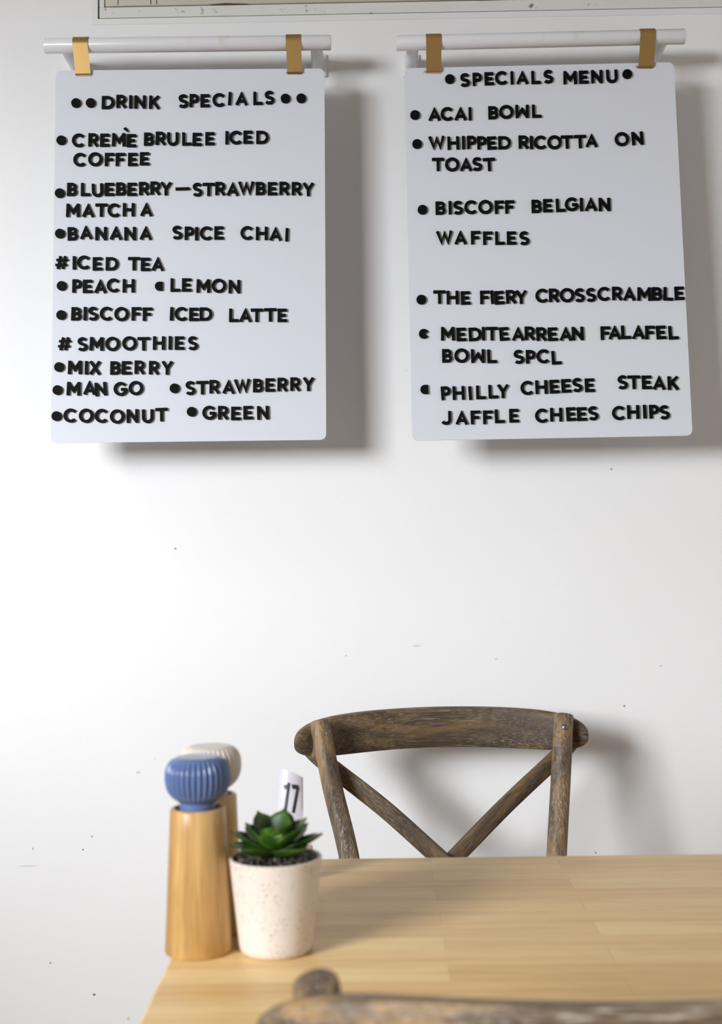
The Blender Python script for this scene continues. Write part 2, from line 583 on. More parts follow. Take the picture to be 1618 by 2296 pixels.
def make_strap(board, rail, xa, xb, xa2, xb2, slot_i, label):
    """thin metal band looped over the rail and through the slot of the board"""
    sx0, sx1, sy = board.slots[slot_i]
    p0, p1 = rail
    # centre of the tube at the strap
    top = (PY(xa, 90, TY) + PY(xb, 90, TY)) / 2
    t = (top.x - p0.x) / (p1.x - p0.x)
    c = p0.lerp(p1, t)
    wdt = (PY(xb, 90, TY) - PY(xa, 90, TY)).x
    low = (hit(xa2, 165, board.p0, board.n) + hit(xb2, 165, board.p0, board.n)) / 2
    sl = board.o + board.ey * (sy + .0008) + board.ex * ((low - board.o).dot(board.ex))
    sl = sl - board.n * board.TH * .5
    R = TR + .0012
    path = []   # (offset x, y, z)
    fz = sl.z
    ang0 = -8
    # hook: out of the slot, up the front, over the tube and a little way down its back
    prof = [(sl.y + board.TH * .5 + .004, fz - .0002), (sl.y - board.TH * .5 - .0030, fz - .0002), (sl.y - board.TH * .5 - .0041, fz + .0008), (sl.y - board.TH * .5 - .0044, fz + .003)]
    tp = [(c.y - R * cos(radians(a)), c.z + R * sin(radians(a))) for a in [ang0 + k * 218 / 28 for k in range(29)]]
    loop = prof + tp
    n = len(loop)
    cy = sum(p[0] for p in loop) / n
    bm = bmesh.new()
    rings = []
    zt, zb = c.z, fz
    slope = (p1.z - p0.z) / (p1.x - p0.x)
    for side in (-1, 1):
        outer, inner = [], []
        for i, (y, z) in enumerate(loop):
            a, b = loop[max(i - 1, 0)], loop[min(i + 1, n - 1)]
            d = Vector((b[0] - a[0], b[1] - a[1])).normalized()
            nn = Vector((-d.y, d.x))
            f = max(0, min(1, (z - zb) / (zt - zb)))
            x = (low.x + (top.x - low.x) * f) + side * wdt / 2
            zz = z + slope * side * wdt / 2
            outer.append(bm.verts.new((x, y + nn.x * .0004, zz + nn.y * .0004)))
            inner.append(bm.verts.new((x, y - nn.x * .0005, zz - nn.y * .0005)))
        rings.append((outer, inner))
    (o0, i0), (o1, i1) = rings
    for i in range(n - 1):
        j = i + 1
        bm.faces.new((o0[i], o1[i], o1[j], o0[j]))
        bm.faces.new((i0[i], i0[j], i1[j], i1[i]))
        bm.faces.new((o0[i], o0[j], i0[j], i0[i]))
        bm.faces.new((o1[i], i1[i], i1[j], o1[j]))
    bm.faces.new((o0[0], i0[0], i1[0], o1[0]))
    bm.faces.new((o0[-1], o1[-1], i1[-1], i0[-1]))
    o = link_mesh('gold_strap', bm, M_gold, smooth=True, angle=35)
    return tag(o, label, 'strap', 'gold straps holding the menu boards')


make_strap(BL, rl, 166, 200, 171, 203.5, 0, 'pale gold metal strap at the left end of the left rail')
make_strap(BL, rl, 641.5, 675, 644.5, 677, 1, 'gold metal strap at the right end of the left rail')
make_strap(BR, rr, 954, 988, 956, 988.5, 0, 'bronze gold metal strap at the left end of the right rail')
make_strap(BR, rr, 1432, 1466.5, 1430.5, 1465, 1, 'bronze gold metal strap at the right end of the right rail')

# ------------------------------------------------------------------ letters
HS = .11


def arc(cx, cy, rx, ry, a0, a1, n=20):
    return [(cx + rx * cos(radians(a0 + (a1 - a0) * k / n)), cy + ry * sin(radians(a0 + (a1 - a0) * k / n))) for k in range(n + 1)]


GL = {   # width, list of centre-lines (points, half stroke)
    'A': (.92, [[(.10, 0), (.46, .93), (.82, 0)], [(.24, .29), (.68, .29)]]),
    'B': (.74, [[(.11, 0), (.11, 1)], [(.11, .89)] + arc(.40, .70, .19, .19, 90, -90, 12) + [(.11, .51)], [(.11, .51)] + arc(.425, .31, .205, .20, 90, -90, 12) + [(.11, .11)]]),
    'C': (.92, [arc(.53, .5, .415, .415, 43, 317, 32)]),
    'D': (.94, [[(.11, 0), (.11, 1)], [(.11, .89), (.36, .89)] + arc(.44, .5, .39, .39, 90, -90, 20) + [(.36, .11), (.11, .11)]]),
    'E': (.70, [[(.11, 0), (.11, 1)], [(.11, .89), (.68, .89)], [(.11, .5), (.60, .5)], [(.11, .11), (.70, .11)]]),
    'F': (.70, [[(.11, 0), (.11, 1)], [(.11, .89), (.70, .89)], [(.11, .49), (.60, .49)]]),
    'G': (.96, [arc(.53, .5, .415, .415, 43, 352, 34), [(.55, .47), (.965, .47)]]),
    'H': (.88, [[(.11, 0), (.11, 1)], [(.77, 0), (.77, 1)], [(.11, .5), (.77, .5)]]),
    'I': (.22, [[(.11, 0), (.11, 1)]]),
    'J': (.65, [[(.54, 1), (.54, .38)] + arc(.27, .36, .27, .27, 0, -152, 16)]),
    'K': (.82, [[(.11, 0), (.11, 1)], [(.71, 1.0), (.16, .42)], [(.32, .56), (.73, 0)]]),
    'L': (.70, [[(.11, 0), (.11, 1)], [(.11, .11), (.70, .11)]]),
    'M': (1.0, [[(.10, 0), (.12, 1)], [(.90, 0), (.88, 1)], [(.13, .90), (.5, .36), (.87, .90)]]),
    'N': (.86, [[(.11, 0), (.11, 1)], [(.75, 0), (.75, 1)], [(.12, .91), (.74, .09)]]),
    'O': (1.08, [arc(.54, .5, .425, .425, 0, 360, 40)]),
    'P': (.69, [[(.11, 0), (.11, 1)], [(.11, .89)] + arc(.35, .655, .235, .235, 90, -90, 14) + [(.11, .42)]]),
    'R': (.78, [[(.11, 0), (.11, 1)], [(.11, .89)] + arc(.40, .665, .225, .225, 90, -90, 14) + [(.11, .44)], [(.36, .44), (.67, 0)]]),
    'S': (.76, [arc(.39, .715, .255, .20, 32, 258, 18) + arc(.37, .29, .27, .205, 82, -148, 18)]),
    'T': (.90, [[(.45, 0), (.45, 1)], [(0, .89), (.90, .89)]]),
    'U': (.85, [[(.11, 1), (.11, .42)] + arc(.425, .40, .315, .315, 180, 360, 20) + [(.74, .42), (.74, 1)]]),
    'W': (1.2, [[(.09, 1), (.36, .10), (.60, .88), (.84, .10), (1.11, 1)]]),
    'w': (1.0, [[(.12, 0), (.10, 1)], [(.88, 0), (.90, 1)], [(.13, .10), (.5, .64), (.87, .10)]]),
    'X': (.90, [[(.11, 0), (.79, 1)], [(.11, 1), (.79, 0)]]),
    'Y': (.86, [[(.09, 1), (.43, .46), (.77, 1)], [(.43, .52), (.43, 0)]]),
    '#': (.97, [[(.20, 0), (.39, .97)], [(.56, 0), (.75, .97)], [(.09, .68), (.95, .68)], [(.02, .30), (.88, .30)]]),
    '-': (1.04, [[(0, .55), (1.04, .55)]]),
}
CAP = .0237
THK = .0042


def strip_solid(bm, pts, hs, z0, z1):
    pts = [Vector(p) for p in pts]
    closed = (pts[0] - pts[-1]).length < 1e-4
    if closed: pts = pts[:-1]
    n = len(pts)
    L, Rr = [], []
    for i in range(n):
        pa = pts[i - 1] if (i > 0 or closed) else None
        pb = pts[(i + 1) % n] if (i < n - 1 or closed) else None
        d1 = (pts[i] - pa).normalized() if pa is not None else None
        d2 = (pb - pts[i]).normalized() if pb is not None else None
        if d1 is None: d1 = d2
        if d2 is None: d2 = d1
        n1, n2 = Vector((-d1.y, d1.x)), Vector((-d2.y, d2.x))
        mm = n1 + n2
        mm = mm.normalized() if mm.length > 1e-6 else n1
        k = min(1.0 / max(.3, mm.dot(n1)), 1.75)
        L.append(pts[i] + mm * hs * k)
        Rr.append(pts[i] - mm * hs * k)
    # sharp apexes are cut flat at the cap line / base line
    for arr in (L, Rr):
        for v in arr:
            v.y = max(-.035, min(1.035, v.y))
    # soften the end corners
    def ring(z, shr):
        return [bm.verts.new((v.x, v.y, z)) for v in L], [bm.verts.new((v.x, v.y, z)) for v in Rr]
    Lb, Rb = ring(z0, 0); Lt, Rt = ring(z1, 0)
    m = n if closed else n - 1
    for i in range(m):
        j = (i + 1) % n
        bm.faces.new((Lt[i], Rt[i], Rt[j], Lt[j]))
        bm.faces.new((Lb[i], Lb[j], Rb[j], Rb[i]))
        bm.faces.new((Lb[i], Lt[i], Lt[j], Lb[j]))
        bm.faces.new((Rb[i], Rb[j], Rt[j], Rt[i]))
    if not closed:
        bm.faces.new((Lb[0], Rb[0], Rt[0], Lt[0]))
        bm.faces.new((Lb[-1], Lt[-1], Rt[-1], Rb[-1]))


def bounds(me):
    xs = [v.co.x for v in me.vertices]; ys = [v.co.y for v in me.vertices]
    return min(xs), max(xs), min(ys), max(ys)


def glyph_mesh(ch):
    bm = bmesh.new()
    if ch in GL:
        w, strokes = GL[ch]
        hs = .085 if ch == '#' else (.108 if ch != '-' else .105)
        for k, st in enumerate(strokes):
            # each stroke reaches a hair less far forward so that no two faces coincide
            strip_solid(bm, st, hs, 0, (THK / CAP) - .002 * k)
    else:
        if ch == 'o': pts = [(.36 * cos(2 * pi * k / 40), .36 * sin(2 * pi * k / 40)) for k in range(40)]
        elif ch == 'h':   # half worn dot, straight cut on the right
            pts = [(.25, .34)] + [(.34 * cos(radians(a)) + .02, .34 * sin(radians(a))) for a in range(80, 285, 8)] + [(.25, -.34)]
        elif ch == 'p':   # dot with a bite out of its right side
            pts = [(.36 * cos(radians(a)), .36 * sin(radians(a))) for a in range(25, 336, 8)] + [(.10, -.05), (.16, .06)]
        elif ch == 'g':   # grave accent
            pts = [(-.20, .04), (-.05, .19), (.02, .14), (.19, -.15), (.15, -.18), (.10, -.17)]
        bot = [bm.verts.new((x, y, 0)) for x, y in pts]
        topv = [bm.verts.new((x, y, THK / CAP)) for x, y in pts]
        bm.faces.new(topv)
        bm.faces.new(bot[::-1])
        n = len(pts)
        for i in range(n):
            bm.faces.new((bot[i], bot[(i + 1) % n], topv[(i + 1) % n], topv[i]))
    bmesh.ops.recalc_face_normals(bm, faces=bm.faces[:])
    bmesh.ops.scale(bm, vec=(CAP, CAP, CAP), verts=bm.verts[:])
    me = bpy.data.meshes.new('menu_letter')
    bm.to_mesh(me); bm.free()
    x0, x1, y0, y1 = bounds(me)
    me.transform(Matrix.Translation((-(x0 + x1) / 2, -(y0 + y1) / 2, 0)))
    me.materials.append(M_letter)
    me['half'] = ((x1 - x0) / 2, (y1 - y0) / 2)
    return me


GM = {}
ORD = 'first second third fourth fifth sixth seventh eighth ninth tenth eleventh twelfth thirteenth'.split()
S5 = 5.056


def put(board, ch, cx, cy, rot, label, cat, group, name):
    if ch not in GM: GM[ch] = glyph_mesh(ch)
    p = hit(cx, cy, board.p0, board.n)
    o = bpy.data.objects.new(name, GM[ch])
    COL.objects.link(o)
    c, s_ = cos(radians(rot)), sin(radians(rot))
    ex = board.ex * c + board.ey * s_
    ey = board.ey * c - board.ex * s_
    m = Matrix((ex, ey, board.n)).transposed().to_4x4()
    m.translation = p + board.n * .0001
    o.matrix_world = m
    return tag(o, label, cat, group)


def word(board, phrase, org, items, case=None):
    """items: (char, left, bottom[, rotation[, other origin]]) in crop pixels"""
    side = 'left' if board is BL else 'right'
    for i, it in enumerate(items):
        ch, l, b = it[:3]
        rot = it[3] if len(it) > 3 else 0
        ox, oy = it[4] if len(it) > 4 else org
        if ch not in GM: GM[ch] = glyph_mesh(ch)
        hw, hh = GM[ch]['half']
        k = 3000.0 / 2.34
        cx = ox + l / S5 + hw * k
        cy = oy + b / S5 - hh * k
        shown = 'W' if ch == 'w' else ch
        kind = 'upturned black letter' if ch == 'w' else 'black letter'
        put(board, ch, cx, cy, rot - .6, f'{kind} {shown}, {ORD[i]} letter of {phrase}', 'letter',
            f'black letters on the {side} menu board', 'menu_letter')


def dot(board, org, x, y, label, ch='o', rot=0):
    side = 'left' if board is BL else 'right'
    put(board, ch, org[0] + x / S5, org[1] + y / S5, rot, label, 'dot', f'black dots on the {side} menu board', 'menu_dot')


A, B_, C_, D_, E_, F_, G_, H_ = (100, 190), (400, 190), (100, 390), (400, 390), (100, 560), (380, 560), (100, 740), (400, 740)
LB = 'on the left menu board'
dot(BL, A, 360, 213, 'black dot outermost before DRINK on the left menu board')
dot(BL, A, 525, 212, 'black dot right beside the D of DRINK on the left menu board')
word(BL, f'DRINK {LB}', A, [('D', 650, 284), ('R', 815, 276, 1), ('I', 960, 277), ('N', 1018, 278), ('K', 1185, 286, -1)])
word(BL, f'SPECIALS {LB}', B_, [('S', 2, 272), ('P', 127, 262), ('E', 250, 264), ('C', 385, 259), ('I', 566, 240, -3), ('A', 645, 243), ('L', 848, 237), ('S', 977, 232, 1)])
dot(BL, B_, 1213, 162, 'black dot right beside the S of SPECIALS on the left menu board')
dot(BL, B_, 1391, 160, 'black dot outermost after SPECIALS on the left menu board')
dot(BL, A, 193, 635, 'black bullet dot before CREME BRULEE on the left menu board')
word(BL, f'CREME {LB}', A, [('C', 312, 716), ('R', 498, 712), ('E', 632, 711), ('M', 765, 706), ('E', 935, 716, -1)])
put(BL, 'g', 100 + 925 / S5, 190 + 513 / S5, 0, 'small black accent mark above the last E of CREME', 'accent', 'black letters on the left menu board', 'menu_accent')
word(BL, f'BRULEE {LB}', A, [('B', 1128, 699), ('R', 1260, 694), ('U', 1390, 700), ('L', 43, 697, 1, B_), ('E', 160, 702, -1, B_), ('E', 305, 694, 0, B_)])
word(BL, f'ICED beside BRULEE {LB}', B_, [('I', 533, 683), ('C', 577, 685), ('E', 736, 677), ('D', 881, 679)])
word(BL, f'COFFEE {LB}', A, [('C', 328, 935), ('O', 495, 932), ('F', 685, 929), ('F', 808, 929), ('E', 948, 929), ('E', 1082, 921)])
dot(BL, C_, 175, 223, 'black bullet dot before BLUEBERRY on the left menu board')
word(BL, f'BLUEBERRY {LB}', C_, [('B', 258, 257), ('L', 414, 258), ('U', 538, 269, 3), ('E', 685, 257), ('B', 812, 252), ('E', 940, 256), ('R', 1072, 251, 2), ('R', 1200, 247), ('Y', 1312, 249)])
put(BL, '-', 409.5, 424.3, 1, 'long black dash between BLUEBERRY and STRAWBERRY', 'dash', 'black letters on the left menu board', 'menu_dash')
word(BL, 'STRAWBERRY after the dash on the left board', D_, [('S', 162, 263), ('T', 275, 257), ('R', 418, 252), ('A', 545, 257), ('W', 675, 249, 1), ('B', 876, 247), ('E', 1012, 249), ('R', 1143, 250), ('R', 1283, 253), ('Y', 1405, 257)])
word(BL, f'MATCHA {LB}', C_, [('M', 247, 494), ('A', 427, 498), ('T', 577, 491), ('C', 715, 497), ('H', 888, 487), ('A', 1085, 488)])
dot(BL, C_, 177, 680, 'black bullet dot before BANANA on the left menu board')
word(BL, f'BANANA {LB}', C_, [('B', 264, 759, 2), ('A', 402, 748, 3), ('N', 577, 757), ('A', 740, 755), ('N', 905, 758, 1), ('A', 1078, 755)])
word(BL, f'SPICE {LB}', D_, [('S', 1450, 749, 0, C_), ('P', 72, 753), ('I', 190, 758), ('C', 243, 757), ('E', 407, 750)])
word(BL, f'CHAI {LB}', D_, [('C', 703, 754), ('H', 877, 755), ('A', 1030, 764), ('I', 1212, 770, -2)])
put(BL, '#', 100 + 197 / S5, 560 + 148 / S5, 0, 'black hash sign before ICED TEA on the left board', 'hash sign', 'black letters on the left menu board', 'menu_hash')
word(BL, f'ICED beside TEA {LB}', E_, [('I', 322, 229, 1), ('C', 372, 228), ('E', 548, 240, 1), ('D', 695, 240)])
word(BL, f'TEA {LB}', E_, [('T', 947, 238), ('E', 1093, 246), ('A', 1214, 246)])
dot(BL, E_, 197, 413, 'black bullet dot before PEACH on the left menu board')
word(BL, f'PEACH {LB}', E_, [('P', 317, 491), ('E', 437, 495), ('A', 564, 499, 1), ('C', 707, 488), ('H', 887, 489)])
dot(BL, E_, 1296, 417, 'worn black half dot before LEMON on the left menu board', 'h')
word(BL, f'LEMON {LB}', F_, [('L', 13, 480), ('E', 143, 479), ('M', 306, 491), ('O', 478, 494), ('N', 670, 498)])
dot(BL, E_, 192, 743, 'black bullet dot before the ICED LATTE line on the left board')
word(BL, 'the word beginning the ICED LATTE line', E_, [('B', 306, 806, -1), ('I', 445, 804), ('S', 498, 808), ('C', 628, 808), ('O', 792, 814), ('F', 988, 806), ('F', 1115, 810)])
word(BL, f'ICED beside LATTE {LB}', F_, [('I', 8, 806, -2), ('C', 60, 811), ('E', 224, 812), ('D', 342, 809)])
word(BL, f'LATTE {LB}', F_, [('L', 676, 823), ('A', 790, 825), ('T', 920, 822), ('T', 1073, 817, 1), ('E', 1225, 823)])
put(BL, '#', 100 + 228 / S5, 740 + 158 / S5, 0, 'black hash sign before SMOOTHIES on the left board', 'hash sign', 'black letters on the left menu board', 'menu_hash')
word(BL, f'SMOOTHIES {LB}', G_, [('S', 377, 243), ('M', 513, 236, -1), ('O', 690, 242), ('O', 882, 236), ('T', 1055, 235, 1), ('H', 1230, 227), ('I', 1407, 225), ('E', 1477, 227), ('S', 110, 232, 0, H_)])
dot(BL, G_, 168, 422, 'black bullet dot before MIX BERRY on the left menu board')
word(BL, f'MIX {LB}', G_, [('M', 268, 503), ('I', 459, 507), ('X', 507, 513)])
word(BL, f'BERRY beside MIX {LB}', G_, [('B', 747, 509), ('E', 877, 508), ('R', 1022, 506), ('R', 1185, 511), ('Y', 1325, 509)])
dot(BL, G_, 150, 683, 'black bullet dot before MANGO on the left menu board')
word(BL, f'MANGO {LB}', G_, [('M', 254, 744, -1), ('A', 440, 738, 1), ('N', 573, 748, 6), ('G', 785, 750), ('O', 955, 742)])
dot(BL, G_, 1475, 663, 'black bullet dot between MANGO and STRAWBERRY on the left board')
word(BL, 'STRAWBERRY beside MANGO on the left board', H_, [('S', 82, 740), ('T', 203, 732, 1), ('R', 353, 726), ('A', 498, 727), ('W', 630, 719, 3), ('B', 846, 708), ('E', 985, 702), ('R', 1122, 701), ('R', 1267, 697), ('Y', 1407, 693)])
dot(BL, G_, 138, 978, 'black bullet dot before COCONUT on the left menu board')
word(BL, f'COCONUT {LB}', G_, [('C', 218, 1051), ('O', 392, 1055), ('C', 572, 1055), ('O', 743, 1064), ('N', 932, 1053, 1), ('U', 1105, 1058, 1), ('T', 1258, 1037, 2)])
dot(BL, H_, 152, 928, 'black bullet dot between COCONUT and GREEN on the left board')
word(BL, f'GREEN {LB}', H_, [('G', 272, 1020), ('R', 450, 1020, 1), ('E', 598, 1024), ('E', 736, 1015, 1), ('N', 892, 1016, 2)])

A, B_, C_, D_, E_, F_, G_, H_ = (900, 140), (1180, 140), (920, 430), (1140, 430), (920, 630), (1220, 630), (920, 830), (1220, 830)
RB = 'on the right menu board'
dot(BR, A, 545, 195, 'black dot before SPECIALS MENU on the right menu board')
word(BR, f'SPECIALS {RB}', A, [('S', 662, 286), ('P', 802, 274), ('E', 937, 268, 1), ('C', 1055, 263, 2), ('I', 1232, 258), ('A', 1295, 257), ('L', 1467, 254), ('S', 190, 248, 0, B_)])
word(BR, f'MENU {RB}', B_, [('M', 413, 255), ('E', 592, 250), ('N', 728, 244), ('U', 900, 243, 1)])
dot(BR, B_, 1138, 138, 'black dot after SPECIALS MENU on the right menu board')
dot(BR, A, 152, 602, 'black bullet dot before ACAI on the right menu board')
word(BR, f'ACAI {RB}', A, [('A', 300, 672, 1), ('C', 440, 670), ('A', 595, 667), ('I', 757, 665)])
word(BR, f'BOWL beside ACAI {RB}', A, [('B', 980, 653), ('O', 1103, 649), ('w', 1285, 638), ('L', 1475, 636)])
dot(BR, A, 175, 930, 'black bullet dot before WHIPPED on the right menu board')
word(BR, f'WHIPPED {RB}', A, [('W', 303, 999, 2), ('H', 517, 996, 1), ('I', 682, 992), ('P', 740, 988), ('P', 855, 993), ('E', 967, 996, 2), ('D', 1093, 993)])
word(BR, f'RICOTTA {RB}', A, [('R', 1323, 990), ('I', 1452, 990), ('C', 80, 993, 1, B_), ('O', 232, 993, 0, B_), ('T', 387, 984, 1, B_), ('T', 535, 979, 1, B_), ('A', 662, 970, 0, B_)])
word(BR, f'ON {RB}', B_, [('O', 995, 957), ('N', 1188, 943, 3)])
word(BR, f'TOAST {RB}', A, [('T', 343, 1238), ('O', 490, 1244), ('A', 657, 1242), ('S', 800, 1238), ('T', 922, 1239, 2)])
dot(BR, C_, 135, 208, 'black bullet dot before the BELGIAN line on the right board')
word(BR, 'the word before BELGIAN on the right board', C_, [('B', 282, 267), ('I', 430, 262), ('S', 483, 266), ('C', 607, 260), ('O', 765, 259), ('F', 952, 256, 1), ('F', 1070, 253)])
word(BR, f'BELGIAN {RB}', D_, [('B', 257, 247), ('E', 388, 239), ('L', 532, 235, 1), ('G', 633, 227), ('I', 805, 226), ('A', 857, 227), ('N', 1017, 226)])
word(BR, f'WAFFLES {RB}', C_, [('W', 290, 607, 2), ('A', 493, 604, 1), ('F', 683, 601), ('F', 820, 607), ('L', 957, 607), ('E', 1090, 606), ('S', 1232, 611, 1)])
dot(BR, E_, 122, 215, 'black bullet dot before THE FIERY on the right menu board')
word(BR, f'THE {RB}', E_, [('T', 258, 263), ('H', 408, 268), ('E', 569, 273, 1)])
word(BR, f'FIERY {RB}', E_, [('F', 787, 266), ('I', 907, 264, 3), ('E', 952, 270, 3), ('R', 1080, 264, 2), ('Y', 1185, 264)])
word(BR, f'CROSSCRAMBLE {RB}', F_, [('C', 1413, 251, 0, E_), ('R', 50, 248), ('O', 172, 247), ('S', 342, 245, -2), ('S', 470, 242), ('C', 597, 231), ('R', 765, 227), ('A', 887, 230), ('M', 1050, 229, -1), ('B', 1215, 227, -1), ('L', 1346, 227, -3), ('E', 1472, 220, 1)])
dot(BR, E_, 147, 602, 'bitten black dot before MEDITEARREAN on the right menu board', 'p')
word(BR, f'MEDITEARREAN {RB}', E_, [('M', 343, 678), ('E', 521, 686, 1), ('D', 658, 684, 2), ('I', 808, 677), ('T', 852, 677), ('E', 1006, 680, 3), ('A', 1145, 683), ('R', 1292, 678), ('R', 1424, 686, 1), ('E', 38, 683, 1, F_), ('A', 168, 683, 0, F_), ('N', 309, 676, 1, F_)])
word(BR, f'FALAFEL {RB}', F_, [('F', 635, 671), ('A', 722, 668), ('L', 868, 661, 1), ('A', 990, 664), ('F', 1140, 664), ('E', 1265, 663, 2), ('L', 1404, 666, 2)])
word(BR, f'BOWL beside SPCL {RB}', E_, [('B', 357, 928), ('O', 495, 931), ('w', 683, 931), ('L', 868, 934)])
word(BR, f'SPCL {RB}', E_, [('S', 1170, 943, 4), ('P', 1306, 939), ('C', 1426, 937), ('L', 80, 949, 2, F_)])
dot(BR, G_, 155, 222, 'worn black half dot before PHILLY on the right menu board', 'h', 2)
word(BR, f'PHILLY {RB}', G_, [('P', 345, 339, 3), ('H', 476, 338, 1), ('I', 657, 339, 3), ('L', 742, 331), ('L', 882, 323, 1), ('Y', 979, 319, 0)])
word(BR, f'CHEESE {RB}', H_, [('C', 1245, 284, 0, G_), ('H', 1413, 271, 1, G_), ('E', 58, 265, 2), ('E', 191, 257, 2), ('S', 315, 251, 0), ('E', 457, 250, 1)])
word(BR, f'STEAK {RB}', H_, [('S', 829, 220), ('T', 942, 216), ('E', 1103, 217), ('A', 1225, 226, -1), ('K', 1394, 231)])
word(BR, f'JAFFLE {RB}', G_, [('J', 350, 622), ('A', 507, 621), ('F', 681, 614, 1), ('F', 821, 613), ('L', 954, 601, 1), ('E', 1117, 595)])
word(BR, f'CHEES {RB}', H_, [('C', 1410, 599, 2, G_), ('H', 64, 583), ('E', 246, 577, 2), ('E', 369, 576, 1), ('S', 495, 571, 1)])
word(BR, f'CHIPS {RB}', H_, [('C', 765, 568), ('H', 936, 553), ('I', 1116, 549, 1), ('P', 1186, 549, 1), ('S', 1302, 560, 2)])

# ------------------------------------------------------------------ table
TZ = .75
bl_pt = PZ(380, 2148, TZ)
TX0 = bl_pt.x
TY1 = PZ(1170, 1919, TZ).y
TY0 = TY1 - .64
table = empty('dining_table', (TX0, TY0, 0), 'pale laminated wood dining table in front of the white wall', 'table')
TWD = 1.25
bm = bmesh.new()
box(bm, 0, TWD, 0, TY1 - TY0, TZ - .032, TZ, .0035)
link_mesh('tabletop', bm, M_table, table, smooth=True, angle=40)
M_tleg = plain_wood('table_leg_wood', 2, (.46, .30, .16), (.54, .37, .20), (.60, .43, .25), .45)
for x in (.05, TWD - .11):
    for y in (.05, TY1 - TY0 - .11):
        bm = bmesh.new(); box(bm, x, x + .06, y, y + .06, 0, TZ - .0325, .003)
        link_mesh('leg', bm, M_tleg, table, smooth=True, angle=40)
for (x0, x1, y0, y1) in ((.11, TWD - .11, .068, .088), (.11, TWD - .11, TY1 - TY0 - .09, TY1 - TY0 - .07), (.068, .088, .11, TY1 - TY0 - .11), (TWD - .088, TWD - .068, .11, TY1 - TY0 - .11)):
    bm = bmesh.new(); box(bm, x0, x1, y0, y1, TZ - .11, TZ - .0325)
    link_mesh('apron', bm, M_tleg, table)



def copy_tree(o, parent=None):
    c = o.copy()
    COL.objects.link(c)
    c.parent = parent
    for ch in list(o.children):
        copy_tree(ch, c)
    return c


# ------------------------------------------------------------------ cross-back chairs
CH_TOP = .848


